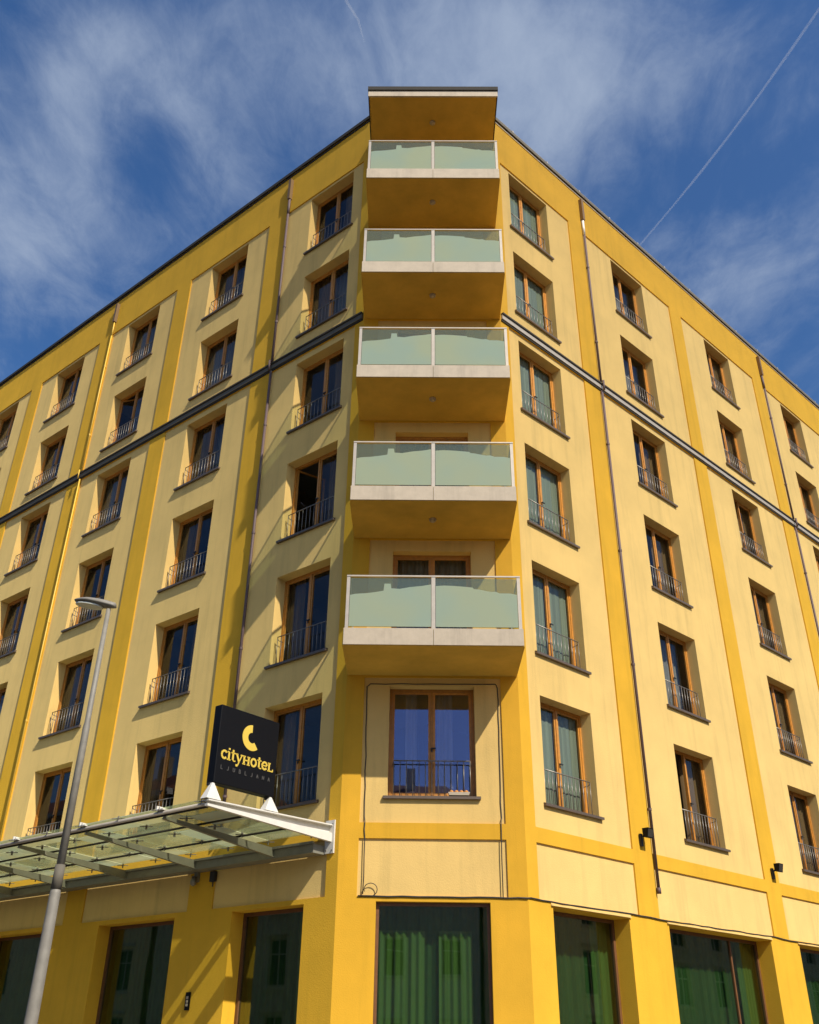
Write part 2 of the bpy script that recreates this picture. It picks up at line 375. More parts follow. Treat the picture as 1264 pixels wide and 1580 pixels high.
YF = 0.30
win_cache = {}
def get_window(w, yf=YF):
    key = (round(w, 2), yf)
    if key not in win_cache:
        d = window_meshes(key, w, WH, yf)
        d['sill'] = sill_mesh(w, yf + 0.003)
        d['railing'] = rail_mesh(w, 0.12, yf)
        hw = w / 2
        d['cur'] = {'closed': [curtain_mesh('curtain', -hw - 0.35, hw + 0.35, -0.1, WH + 0.1, yf + 0.085, M_C_TEAL, 3, 0.009)],
                    'sides': [curtain_mesh('curtain', -hw - 0.1, -hw * 0.42, -0.1, WH + 0.1, yf + 0.20, M_C_BRN, 4), curtain_mesh('curtain', hw * 0.5, hw + 0.1, -0.1, WH + 0.1, yf + 0.20, M_C_BRN, 5)],
                    'left': [curtain_mesh('curtain', -hw - 0.1, -hw * 0.1, -0.1, WH + 0.1, yf + 0.22, M_C_BRN, 6), curtain_mesh('curtain', -hw - .1, hw + 0.1, -0.1, WH + 0.1, yf + 0.34, M_C_WHT, 16)],
                    'sheer': [curtain_mesh('curtain', -hw - 0.1, hw + 0.1, -0.1, WH + 0.1, yf + 0.24, M_C_WHT, 7), curtain_mesh('curtain', hw * .3, hw + 0.1, -0.1, WH + 0.1, yf + 0.16, M_C_BRN, 9)],
                    'open': [curtain_mesh('curtain', hw * .15, hw + .1, -0.1, WH + 0.1, yf + 0.22, M_C_BRN, 12)],
                    'strips': [curtain_mesh('curtain', -hw * .62, -hw * .35, -0.1, WH + 0.1, yf + 0.26, M_C_WHT, 17), curtain_mesh('curtain', hw * .12, hw * .5, -0.1, WH + 0.1, yf + 0.26, M_C_WHT, 18)],
                    'right': [curtain_mesh('curtain', hw * 0.15, hw + 0.1, -0.1, WH + 0.1, yf + 0.20, M_C_BRN, 8)]}
        win_cache[key] = d
    return win_cache[key]
def add_window(face, a, b, z, style, rail=True, sill=True, yf=YF, ajar=0.0):
    w = b - a; d = get_window(w, yf); rz = face['rz']
    o = Vector(face['loc']); c = (a + b) / 2
    loc = o + Vector((math.cos(rz), math.sin(rz), 0)) * c + Vector((0, 0, z))
    win = place(d['frame'], 'window', hotel, loc=loc, rz=rz)
    for sx in (-1, 1):
        if ajar and sx == -1:          # left leaf swung into the room about its outer stile
            th_ = R(ajar); hx = -w / 2 + 0.06; yc_ = yf + 0.032; hc = d['wd'] / 2
            lo = (hx + math.cos(th_) * hc + math.sin(th_) * yc_, yc_ + math.sin(th_) * hc - math.cos(th_) * yc_, 0)
            place(d['sash'], 'sash', win, loc=lo, rz=th_, label='window leaf standing open'); place(d['pane'], 'pane', win, loc=lo, rz=th_)
            continue
        s_ = place(d['sash'], 'sash', win, loc=(sx * abs(d['xo']), 0, 0))
        place(d['pane'], 'pane', win, loc=(sx * abs(d['xo']), 0, 0))
    place(d['handle'], 'handle', win)
    if sill: place(d['sill'], 'sill', win)
    if rail: place(d['railing'], 'railing', win)
    for cm in d['cur'][style]: place(cm, 'curtain', win)
    return win

# ---------------------------------------------------------------- walls
AJAR = {(-1, 0, 2): 72, (-1, 2, 4): 24, (1, 1, 0): 38, (1, 2, 3): 20, (-1, 3, 1): 55}
def facade(face, sign, pans, wins, sfs, sfrec, styles):
    pp = pans if sign > 0 else neg(pans); ww = wins if sign > 0 else neg(wins); ss = sfs if sign > 0 else neg(sfs)
    x0, x1 = (0, LEN) if sign > 0 else (-LEN, 0)
    mb = MB(); holes = []
    for a, b in pp:
        holes += [(a, b, LP0, LP1, REC), (a, b, UP0, B0, REC), (a, b, B1, PTOP, REC)]
    # ground storey and frame are one rendered wall
    holes += [(a, b, GZ - 0.2, SFH, sfrec + 0.08) for a, b in ss]
    sheet(mb, x0, x1, GZ - 0.2, ROOF, holes)
    mb.build('wall', M_YEL, hotel, **face)
    for i, (a, b) in enumerate(pp):
        w = ww[i] if i < len(ww) else None
        for (z0, z1) in ((LP0, LP1), (UP0, B0), (B1, PTOP)):
            pm = MB(); hs = []
            if w: hs = [(w[0], w[1], z, z + WH, YF + 0.06 - REC) for z in SILL if z0 < z < z1]
            sheet(pm, a, b, z0, z1, hs, REC)
            pm.build('plaster_panel', M_CRM, hotel, **face)
        if w:
            for k, z in enumerate(SILL):
                aj = AJAR.get((sign, i, k), 0); add_window(face, w[0], w[1], z, 'open' if aj else styles(i, k), ajar=aj)
    # shopfronts
    for i, (a, b) in enumerate(ss):
        f = MB(); h = SFH - 0.004; z0 = GZ + 0.25
        bar_frame(f, a + 0.003, b - 0.003, z0, h, 0.065, sfrec, sfrec + 0.08)
        n = 1 if b - a < 3 else 2
        if n == 2: f.box((a + b) / 2 + 0.85 if sign > 0 else (a + b) / 2 - 0.9, (a + b) / 2 + 0.90 if sign > 0 else (a + b) / 2 - 0.85, sfrec + 0.01, sfrec + 0.07, z0 + 0.065, h - 0.065)
        sf = f.build('shop_window', M_DKW, hotel, **face)
        p = MB(); p.box(a + 0.06, b - 0.06, sfrec + 0.035, sfrec + 0.043, z0 + 0.06, h - 0.06); p.build('pane', M_GLS, sf)
        place(curtain_mesh('curtain', a - 0.1, b + 0.1, GZ + 0.3, h + 0.1, sfrec + 0.32, M_C_DGR, 20 + i, 0.03), 'curtain', sf)
        wl = 0.55 if b - a < 3 else 0.7
        place(curtain_mesh('curtain', b - wl, b + 0.1, GZ + 0.3, h + 0.1, sfrec + 0.20, M_C_GRN, 40 + i, 0.03), 'curtain', sf, label='lighter green curtain drawn to the side')
        bs = MB(); bs.box(a + 0.003, b - 0.003, sfrec - 0.002, sfrec + 0.10, GZ - 0.2, GZ + 0.248); bs.build('plinth', M_DARK, sf)
        if sign > 0:
            tr_ = MB(); tr_.box(a - 0.06, b + 0.04, -0.035, -0.002, SFH + 0.012, SFH + 0.030); tr_.box(a - 0.06, b + 0.04, -0.014, -0.002, SFH + 0.030, SFH + 0.07)
            tr_.build('head_flashing', M_CRM, sf)

rndL = random.Random(11)
def sty_R(i, k):
    if i == 0: return 'closed'
    return ['sides', 'left', 'sheer', 'right'][(i * 5 + k * 3 + (k * k) % 4) % 4]
def sty_L(i, k):
    return ['sides', 'right', 'sheer', 'sides', 'left'][(i * 3 + k * 2 + (k * k) % 3) % 5]
facade(faceR, 1, R_pan, R_win, R_sf, 0.36, sty_R)
facade(faceL, -1, L_pan, L_win, L_sf, 0.30, sty_L)

# corner face (chamfer)
cpx = (-1.31, 1.32)
mb = MB()
ch = [(cpx[0], cpx[1], LP0, LP1, REC), (cpx[0], cpx[1], UP0, 7.28, REC), (-0.974, 1.004, GZ - 0.2, SFH, 0.20)]
BAL = [7.320, 10.345, 13.376, 16.397, 19.522]; BT = 0.313
for i, b in enumerate(BAL):
    top = b + BT; nxt = BAL[i + 1] if i < 4 else 22.566
    ch.append((cpx[0], cpx[1], top + 0.03, nxt - 0.03, REC))
sheet(mb, -HW, HW, GZ - 0.2, ROOF, ch)
mb.build('wall', M_YEL, hotel)
for (z0, z1, win) in [(LP0, LP1, None), (UP0, 7.28, (SILL[0], WH))] + [(b + BT + 0.03, (BAL[i + 1] if i < 4 else 22.566) - 0.03, (b + BT + 0.06, SILL[i + 1] + 2.03 - (b + BT + 0.06))) for i, b in enumerate(BAL)]:
    pm = MB(); hs = [] if not win else [(C_win[0][0], C_win[0][1], win[0], win[0] + win[1], 0.27 if win[0] < 6 else 0.25)]
    sheet(pm, cpx[0], cpx[1], z0, z1, hs, REC); pm.build('plaster_panel', M_CRM, hotel)
cw = add_window(faceC, C_win[0][0], C_win[0][1], SILL[0], 'strips', yf=0.23)
for ch_ in cw.children:
    if ch_.name.startswith('pane'):
        ch_.data = ch_.data.copy()
        ch_.data.materials[0] = M_GLB
# balcony doors
dh = SILL[1] + 2.03 - (BAL[0] + BT + 0.06)
for i, b in enumerate(BAL):
    z = b + BT + 0.06; h = SILL[i + 1] + 2.03 - z; a, e = C_win[0]; cx_ = (a + e) / 2; w = e - a
    d = window_meshes('door', w, h, 0.22)
    dr = place(d['frame'], 'balcony_door', hotel, loc=(cx_, 0, z))
    for sx in (-1, 1):
        place(d['sash'], 'sash', dr, loc=(sx * abs(d['xo']), 0, 0)); place(d['pane'], 'pane', dr, loc=(sx * abs(d['xo']), 0, 0))
    place(d['handle'], 'handle', dr)
    place(curtain_mesh('curtain', -w / 2 - 0.1, w / 2 + 0.1, -0.1, h + 0.1, 0.45, M_C_WHT, 60 + i), 'curtain', dr)
# corner shop window
f = MB(); bar_frame(f, -0.971, 1.001, GZ + 0.25, SFH - 0.004, 0.055, 0.10, 0.18); sf = f.build('shop_window', M_DKW, hotel)
p = MB(); p.box(-0.925, 0.955, 0.135, 0.143, GZ + 0.30, SFH - 0.05); p.build('pane', M_GLS, sf)
place(curtain_mesh('curtain', -1.0, -0.12, GZ + 0.3, SFH - 0.42, 0.40, M_C_GRN, 71, 0.04), 'curtain', sf, label='bright green curtain gathered at the left')
place(curtain_mesh('curtain', 0.12, 0.70, GZ + 0.3, SFH - 0.42, 0.42, M_C_GRN, 72, 0.04), 'curtain', sf, label='bright green curtain gathered at the right')
place(curtain_mesh('curtain', -1.2, 1.2, GZ + 0.3, SFH + 0.1, 0.52, M_C_DGR, 73, 0.03), 'curtain', sf)
bs = MB(); bs.box(-0.971, 1.001, 0.098, 0.2, GZ - 0.2, GZ + 0.248); bs.build('plinth', M_DARK, sf)

# back of the building, roof and rooms
tR = Vector((math.cos(AR), math.sin(AR), 0)); tL = Vector((-math.cos(AL), math.sin(AL), 0))
nR = Vector((-math.sin(AR), math.cos(AR), 0)); nL = Vector((math.sin(AL), math.cos(AL), 0))   # inward
RE = OR_ + tR * LEN; LE = OL_ + tL * LEN
REi = RE + nR * 12; LEi = LE + nL * 12
def meet(p, d, q, e):
    den = d.x * e.y - d.y * e.x; t = ((q.x - p.x) * e.y - (q.y - p.y) * e.x) / den; return p + d * t
IN = meet(OR_ + nR * 12, tR, OL_ + nL * 12, tL)
outline = [OL_, OR_, RE, REi, IN, LEi, LE]
def slab(mb, poly, z0, z1):
    n = len(poly); k = len(mb.v)
    mb.v += [(p.x, p.y, z0) for p in poly] + [(p.x, p.y, z1) for p in poly]
    mb.f.append(tuple(k + i for i in reversed(range(n)))); mb.f.append(tuple(k + n + i for i in range(n))); mb.m += [0, 0]
    for i in range(n):
        j = (i + 1) % n; mb.f.append((k + i, k + j, k + n + j, k + n + i)); mb.m.append(0)
mb = MB()
for a, b in ((RE, REi), (REi, IN), (IN, LEi), (LEi, LE)):
    mb.quad((a.x, a.y, GZ - 0.2), (b.x, b.y, GZ - 0.2), (b.x, b.y, ROOF), (a.x, a.y, ROOF))
mb.build('rear_wall', M_CRM, hotel)
def inset(d):
    oR = OR_ + nR * d; oL = OL_ + nL * d; c0 = Vector((0, d, 0)); X = Vector((1, 0, 0))
    a = meet(oL, tL, c0, X); b = meet(oR, tR, c0, X)
    return [a, b, oR + tR * (LEN - 0.1), REi - tR * 0.1 - nR * 0.2, IN - Vector((0, 0.3, 0)), LEi - tL * 0.1 - nL * 0.2, oL + tL * (LEN - 0.1)]
for i in range(6):
    z = SILL[i] - 0.45 if i else 4.2
    mb = MB(); slab(mb, inset(0.50), z, z + 0.30); mb.build('floor_slab', M_CEIL, hotel)
mb = MB(); slab(mb, inset(0.03), 23.35, 23.60); mb.build('roof', M_DARK, hotel)
for face, sg in ((faceR, 1), (faceL, -1)):
    mb = MB(); x0, x1 = (1.5, LEN) if sg > 0 else (-LEN, -1.5)
    mb.box(x0, x1, 4.0, 4.1, GZ, 23.3)
    for q in (pn for pn in (R_pan if sg > 0 else L_pan)):
        xx = sg * (q[1] + 0.33)
        if abs(xx) < LEN - 0.5: mb.box(xx - 0.06, xx + 0.06, 0.52, 4.0, GZ, 23.3)
    mb.build('room_walls', M_IN, hotel, **face)

# parapet coping
for face, sg in ((faceR, 1), (faceL, -1)):
    mb = MB(); x0, x1 = (0.0, LEN) if sg > 0 else (-LEN, 0.0)
    n = 12
    for i in range(n):
        a = x0 + (x1 - x0) * i / n; b = x0 + (x1 - x0) * (i + 1) / n
        mb = MB(); mb.box(a + 0.004, b - 0.004, -0.065, 0.35, ROOF + 0.002, ROOF + 0.055); mb.box(a + 0.004, b - 0.004, -0.065, -0.045, ROOF - 0.06, ROOF + 0.002)
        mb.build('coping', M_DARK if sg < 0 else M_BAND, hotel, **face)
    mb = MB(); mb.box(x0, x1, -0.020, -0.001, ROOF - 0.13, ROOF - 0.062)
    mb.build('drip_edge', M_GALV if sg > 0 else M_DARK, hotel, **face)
mb = MB(); mb.box(-HW, HW, -0.06, 0.35, ROOF + 0.002, ROOF + 0.055); mb.build('coping', M_DARK, hotel)

# lightning conductor along the right roof edge
mb = MB(); mb.tube([(0.4, -0.03, ROOF + 0.12), (LEN, -0.03, ROOF + 0.12)], 0.008, 6)
for i in range(16): x = 0.9 + i * 1.55; mb.box(x - 0.03, x + 0.03, -0.06, 0.0, ROOF + 0.057, ROOF + 0.125)
mb.build('lightning_conductor', M_GALV, hotel, **faceR)
# cornice band below the fifth row
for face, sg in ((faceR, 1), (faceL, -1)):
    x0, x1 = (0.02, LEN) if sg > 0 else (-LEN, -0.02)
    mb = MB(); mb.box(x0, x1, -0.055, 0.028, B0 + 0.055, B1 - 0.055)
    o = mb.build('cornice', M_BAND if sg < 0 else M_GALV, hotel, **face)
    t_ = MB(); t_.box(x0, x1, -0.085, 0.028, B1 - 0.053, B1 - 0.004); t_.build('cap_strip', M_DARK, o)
    t_ = MB(); t_.box(x0, x1, -0.030, 0.028, B0 + 0.004, B0 + 0.053); t_.build('shadow_strip', M_DARK, o)  # dark strip standing in for the shadow line under the cornice

# downpipes
def pipe(face, x, ztop, zbot, mats, name='downpipe', r=0.034):
    p = MB(); y = -0.048; p.tube([(x, y, zbot), (x, y, B0 - 0.02)], r, 10); p.tube([(x, y - 0.075, B0 - 0.02), (x, y - 0.075, B1 + 0.05)], r * 0.9, 10); p.tube([(x, y, B1 + 0.05), (x, y, 22.15)], r, 10)
    o = p.build(name, mats[0], hotel, True, **face)
    t_ = MB(); t_.tube([(x, y, 22.15), (x, y, 22.75)], r * 1.15, 10); t_.build('pipe_sleeve', mats[1], o, True)
    t_ = MB(); t_.box(x - 0.05, x + 0.05, -0.11, -0.001, 22.76, ztop); t_.build('outlet_box', mats[2], o)
    for z in (5.4, 8.6, 11.5, 14.6, 18.0, 20.8):
        if z > zbot:
            c_ = MB(); c_.tube([(x, y, z), (x, y, z + 0.05)], r * 1.3, 10); c_.box(x - 0.012, x + 0.012, y, -0.001, z + 0.01, z + 0.04); c_.build('pipe_clamp', mats[0], o)
    sh = MB(); sh.tube([(x, y, zbot - 0.02), (x, y, zbot + 0.09)], r * 1.35, 10); sh.build('pipe_shoe', mats[0], o, True)
M_PY = mat('pipe_yellow', (0.74, 0.46, 0.06), 0.5, var=0.08)
M_PBR = mat('outlet_brown', (0.16, 0.09, 0.03), 0.5)
pipe(faceR, 4.005, 23.63, 3.80, (M_PIPE, M_WHT, M_PBR))
pipe(faceR, 14.74, 23.63, 3.80, (M_PIPE, M_PIPE, M_PBR))
pipe(faceL, -3.20, 23.58, 4.72, (M_PIPE, M_PIPE, M_PBR))
pipe(faceL, -11.845, 23.58, 4.72, (M_PY, M_PY, M_PBR), r=0.020)

# ---------------------------------------------------------------- balconies
BX = 1.621; BD = 1.595
silL = [(0, .0), (0, .650), (.064, .677), (.178, .689), (.28, .709), (.382, .737), (.412, .749), (.422, .90), (.500, .90), (.508, .801), (.61, .789), (.738, .829), (.891, .857), (1, .889), (1, 0)]
silR = [(0, 0), (0, .856), (.102, .869), (.229, .861), (.382, .841), (.458, .829), (.47, .80), (.534, .789), (.61, .761), (.687, .737), (.738, .745), (.79, .709), (.916, .709), (1, .681), (1, 0)]
def balcony(i, b):
    s_ = MB(); s_.box(-BX, BX, -BD + 0.028, -0.002, b, b + BT); bal = s_.build('balcony', M_SOF, hotel)
    for x0, x1 in ((-BX - 0.008, -0.004), (0.004, BX + 0.008)):
        f = MB(); f.box(x0, x1, -BD, -BD + 0.026, b + 0.006, b + BT + 0.012); f.build('fascia', M_CONC, bal)
    for sx in (-1, 1):
        f = MB(); xa, xb = sorted((sx * BX, sx * (BX + 0.022))); f.box(xa, xb, -BD + 0.028, -0.004, b - 0.006, b + BT + 0.012); f.build('side_fascia', M_SOF, bal)
    t = b + BT; yb = -BD + 0.05
    for x, w in ((-1.585, 0.030), (0.0, 0.036), (1.585, 0.030)):
        p = MB(); p.box(x - w, x + w, yb - 0.014, yb + 0.014, t + 0.001, t + 1.06)
        if x == 0: p.box(x - 0.012, x + 0.012, yb + 0.015, yb + 0.05, t + 0.001, t + 1.06)
        p.build('post', M_GALV, bal)
    for sx in (-1, 1):
        p = MB(); p.box(sx * 1.585 - 0.014, sx * 1.585 + 0.014, -0.06, -0.012, t + 0.001, t + 1.06); p.build('post', M_GALV, bal)
    h = MB(); h.box(-1.618, 1.618, yb - 0.022, yb + 0.022, t + 1.062, t + 1.090); h.build('handrail', M_GALV, bal)
    for sx in (-1, 1):
        h = MB(); h.box(sx * 1.59 - 0.02, sx * 1.59 + 0.02, yb + 0.024, -0.01, t + 1.062, t + 1.090); h.build('handrail', M_GALV, bal)
    z0, z1 = t + 0.055, t + 1.035
    for k, (x0, x1, sil) in enumerate(((-1.553, -0.038, silL), (0.038, 1.553, silR))):
        g = MB(); g.box(x0, x1, yb - 0.004, yb + 0.004, z0, z1); g.build('glass_panel', M_BGL, bal)
        fm = MB(); pts = [(x0 + 0.006 + (x1 - x0 - 0.012) * u, z0 + 0.004 + (z1 - z0) * v * 0.975) for u, v in sil]
        n = len(pts); top = pts[1:-1]
        yy = yb - 0.009
        for (xa, za), (xb, zb) in zip(top[:-1], top[1:]):
            if abs(xb - xa) < 1e-6: continue
            fm.hull8([(xa, yy, z0 + 0.004), (xb, yy, z0 + 0.004), (xa, yy + 0.002, z0 + 0.004), (xb, yy + 0.002, z0 + 0.004), (xa, yy, za), (xb, yy, zb), (xa, yy + 0.002, za), (xb, yy + 0.002, zb)])
        fm.build('frosted_film', M_FILM, bal)
    for sx in (-1, 1):
        g = MB(); g.box(sx * 1.585 - 0.004, sx * 1.585 + 0.004, yb + 0.03, -0.065, z0, z1); g.build('side_glass', M_SGL, bal)
    # bits standing on the floor behind the gap
    return bal
bals = [balcony(i, b) for i, b in enumerate(BAL)]
# ceiling lamps under the slabs
def ceil_lamp(b, parent):
    p = MB(); p.tube([(0, -0.84, b - 0.002), (0, -0.84, b - 0.03)], 0.075, 16); o = p.build('ceiling_lamp', M_GALV, parent)
    q = MB(); q.tube([(0, -0.84, b - 0.031), (0, -0.84, b - 0.06), (0, -0.84, b - 0.075)], [0.058, 0.05, 0.02], 16); q.build('lamp_glass', M_CONC, parent)
for b, par in zip(BAL[1:], bals[1:]): ceil_lamp(b, par)
# roof canopy over the top balcony
mb = MB(); mb.box(-1.66, 1.66, -1.60, -0.002, 22.566, 22.762); rc = mb.build('corner_roof_slab', M_SOF, hotel)
mb = MB(); mb.box(-1.687, 1.687, -1.646, -1.602, 22.560, 22.765); mb.build('fascia', M_CONC, rc)
mb = MB(); mb.box(-1.70, 1.70, -1.68, -0.002, 22.768, 22.90); mb.build('metal_cap', M_DARK, rc)
for sx in (-1, 1):
    mb = MB(); xa, xb = sorted((sx * 1.662, sx * 1.687)); mb.box(xa, xb, -1.60, -0.002, 22.545, 22.765); mb.build('side_fascia', M_DARK, rc)
ceil_lamp(22.566, rc)

# ---------------------------------------------------------------- ground
def flat(name, poly, z0, z1, m_, kind='structure'):
    b = MB(); slab(b, [Vector((x, y, 0)) for x, y in poly], z0, z1); return b.build(name, m_, kind=kind)
M_ASP = mat('asphalt', (0.085, 0.078, 0.066), 0.9, var=0.25, vscale=2.5, bump=0.3, bscale=90)
M_PAV = mat('paving', (0.33, 0.29, 0.22), 0.85, var=0.15, vscale=2.0, bump=0.2)
M_KERB = mat('kerb_stone', (0.36, 0.35, 0.33), 0.8, var=0.1)
M_LINE = mat('road_paint', (0.75, 0.75, 0.72), 0.7, var=0.1)
g = MB(); g.quad((-3000, -3000, GZ - 0.16), (3000, -3000, GZ - 0.16), (3000, 3000, GZ - 0.16), (-3000, 3000, GZ - 0.16)); g.build('ground', mat('earth', (0.12, 0.11, 0.09), 0.95, var=0.2, vscale=0.2), kind='structure')
g = MB(); g.quad((-70, -60, GZ - 0.14), (70, -60, GZ - 0.14), (70, 60, GZ - 0.14), (-70, 60, GZ - 0.14)); g.build('road', M_ASP, kind='structure')
def off(d):
    oR = OR_ - nR * d; oL = OL_ - nL * d; c0 = Vector((0, -d, 0)); X = Vector((1, 0, 0))
    return [meet(oL, tL, c0, X), meet(oR, tR, c0, X), oR + tR * (LEN + 20), RE + nR * 12 + tR * 20, IN, LE + nL * 12 + tL * 20, oL + tL * (LEN + 20)]
b = MB(); slab(b, off(3.3), GZ - 0.138, GZ); b.build('pavement', M_PAV, kind='structure')
b = MB(); slab(b, [Vector((p.x, p.y, 0)) for p in off(3.45)], GZ - 0.137, GZ - 0.012); b.build('kerb', M_KERB, kind='structure')
flat('pavement_opposite', [(-10, -19.5), (-7, -16.2), (6.5, -16.2), (9.5, -19.5), (9.5, -24), (-10, -24)], GZ - 0.138, GZ - 0.0, M_PAV)
b = MB()
for k in range(7): b.box(-2.4 + k * 0.8, -2.0 + k * 0.8, -14.6, -11.6, GZ - 0.1365, GZ - 0.1335)
b.build('road_markings', M_LINE, kind='structure')

# ---------------------------------------------------------------- entrance canopy (left street)
cano = thing('entrance_canopy', 'long glass and steel entrance canopy over the left ground floor with white end beam', 'canopy', OL_, -AL)
CE = 13.6
def cz(y): return 4.235 + (-y) * 0.052       # top of steel at distance from wall
# end beam (I section, tapering outward); x = -0.24
xe = -0.24
def beam_seg(mb, x0, x1, y0, y1, zt0, zt1, zb0, zb1):
    mb.hull8([(x0, y0, zb0), (x1, y0, zb0), (x0, y1, zb1), (x1, y1, zb1), (x0, y0, zt0), (x1, y0, zt0), (x0, y1, zt1), (x1, y1, zt1)])
eb = MB(); beam_seg(eb, xe - 0.012, xe + 0.012, -2.86, -0.02, 4.43, 4.50, 4.375, 4.235)
eb.build('end_beam_web', M_WHT, cano)
eb = MB(); beam_seg(eb, xe - 0.06, xe + 0.10, -2.90, -0.02, 4.452, 4.522, 4.432, 4.502); eb.build('end_beam_flange', M_WHT, cano)
eb = MB(); beam_seg(eb, xe + 0.015, xe + 0.085, -2.90, -0.02, 4.385, 4.375, 4.350, 4.225); eb.build('end_beam_flange', M_WHT, cano)
ep = MB(); ep.box(xe - 0.08, xe + 0.14, -0.028, -0.002, 4.03, 4.60); ep.build('wall_plate', M_WHT, cano)
ep = MB()
for zz in (4.08, 4.53):
    for xx in (xe - 0.04, xe + 0.10): ep.tube([(xx, -0.04, zz), (xx, -0.028, zz)], 0.014, 6)
ep.build('bolts', M_STEEL, cano)
# edge beam along the street
fb = MB(); fb.tube([(xe - 0.02, -2.86, 4.39), (-CE, -2.86, 4.39)], 0.032, 10); fb.build('edge_tube', M_GALV, cano, True)
fb = MB(); fb.box(-CE, xe - 0.02, -2.835, -2.79, 4.345, 4.385); fb.build('edge_rail', M_DARK, cano)
# wall beam
wb = MB(); wb.box(-CE, xe - 0.09, -0.30, -0.004, 4.02, 4.17); wb.build('wall_beam', M_BEAM, cano)
wb = MB(); wb.box(-CE, xe - 0.09, -0.34, -0.28, 4.172, 4.212); wb.build('gutter_lip', M_BEAM, cano)
# cross beams
xs_ = [-1.36 - 2.22 * k for k in range(6)]
for x in xs_:
    c = MB(); beam_seg(c, x - 0.008, x + 0.008, -2.83, -0.30, 4.355, 4.20, 4.31, 4.05); beam_seg(c, x - 0.035, x + 0.035, -2.83, -0.30, 4.312, 4.052, 4.300, 4.038); c.build('cross_beam', M_BEAM, cano)
    b_ = MB(); b_.box(x - 0.09, x + 0.09, -2.93, -2.80, 4.425, 4.445); b_.box(x - 0.09, x - 0.07, -2.93, -2.80, 4.445, 4.50); b_.box(x - 0.015, x + 0.015, -2.93, -2.80, 4.445, 4.475); b_.build('edge_bracket', M_WHT, cano)
for y in (-1.0, -1.95):
    pu = MB(); pu.tube([(xe - 0.02, y, cz(y) + 0.03), (-CE, y, cz(y) + 0.03)], 0.02, 8); pu.build('purlin', M_DARK, cano, True)
# glass panes
rows = [(-0.36, -1.00), (-1.015, -1.64), (-1.655, -2.27), (-2.285, -2.88)]
rc_ = random.Random(5)
cols = []
x = xe - 0.10
while x > -CE + 0.8:
    cols.append((x, x - 1.095)); x -= 1.11
fit = MB()
for ci, (xa, xb) in enumerate(cols):
    for ri, (ya, yb_) in enumerate(rows):
        dz = rc_.uniform(-0.006, 0.006)
        z0, z1 = cz(ya) + 0.075 + dz, cz(yb_) + 0.075 + dz
        milky = rc_.random() < 0.48
        if ri == 0 and milky is False: milky = rc_.random() < 0.35
        g = MB(); g.hull8([(xb, yb_, z1), (xa, yb_, z1), (xb, ya, z0), (xa, ya, z0), (xb, yb_, z1 + 0.012), (xa, yb_, z1 + 0.012), (xb, ya, z0 + 0.012), (xa, ya, z0 + 0.012)])
        g.build('glass_pane', M_CGL2 if milky else M_CGL, cano)
        for (px_, py_) in ((xa, ya), (xa, yb_)):
            fz = cz(py_) + 0.05
            fit.tube([(px_ + 0.008, py_ - 0.005, fz - 0.05), (px_ + 0.008, py_ - 0.005, fz + 0.045)], 0.014, 6)
            fit.tube([(px_ - 0.09, py_ - 0.07, fz), (px_ + 0.1, py_ + 0.06, fz)], 0.008, 5)
            fit.tube([(px_ - 0.09, py_ + 0.06, fz), (px_ + 0.1, py_ - 0.07, fz)], 0.008, 5)
fo = fit.build('point_fixings', M_STEEL, cano); fo['kind'] = 'stuff'
# sign feet stay with the canopy as little white gussets
for yy in (-2.79, -1.52):
    q = MB(); z0 = 4.50 if yy > -2 else 4.47
    k = len(q.v)
    q.v += [(xe - 0.07, yy - 0.15, z0), (xe + 0.09, yy - 0.15, z0), (xe + 0.09, yy + 0.15, z0), (xe - 0.07, yy + 0.15, z0), (xe - 0.02, yy - 0.02, 4.735), (xe + 0.03, yy - 0.02, 4.735), (xe + 0.03, yy + 0.02, 4.735), (xe - 0.02, yy + 0.02, 4.735)]
    for f_ in ((0, 3, 2, 1), (4, 5, 6, 7), (0, 1, 5, 4), (1, 2, 6, 5), (2, 3, 7, 6), (3, 0, 4, 7)): q.f.append(tuple(k + j for j in f_)); q.m.append(0)
    q.build('sign_foot', M_WHT, cano)

# ---------------------------------------------------------------- hotel sign; plane perpendicular to the left facade
sign = thing('hotel_sign', 'square black hotel sign with yellow C logo and lettering standing on the canopy end', 'sign', OL_, -AL)
sx1 = xe + 0.04; sx0 = xe - 0.14; sy0, sy1 = -2.80, -1.46; sz0, sz1 = 4.742, 6.045
mb = MB(); mb.box(sx0, sx1, sy0, sy1, sz0, sz1); sb = mb.build('sign_box', M_BLK, sign)
bv = sb.modifiers.new('bevel', 'BEVEL'); bv.width = 0.012; bv.segments = 2
mb = MB()
for yy in (-2.79, -1.52): mb.box(sx0 + 0.05, sx1 - 0.05, yy - 0.04, yy + 0.04, 4.70, 4.742)
mb.build('sign_clip', M_BLKM, sign)
SWd = sy1 - sy0; SHt = sz1 - sz0
def sgn(poly, name, m_, par, t=0.008, x=None):   # poly in u (0..1 from outer edge), v up (metres-scaled)
    q = MB(); k = 0; n = len(poly); x = sx1 + 0.001 if x is None else x
    q.v = [(x + t, sy0 + u * SWd, sz0 + v * SHt) for u, v in poly] + [(x, sy0 + u * SWd, sz0 + v * SHt) for u, v in poly]
    q.f.append(tuple(range(n))); q.f.append(tuple(n + i for i in reversed(range(n)))); q.m = [0, 0]
    for i in range(n):
        j = (i + 1) % n; q.f.append((i, n + i, n + j, j)); q.m.append(0)
    return q
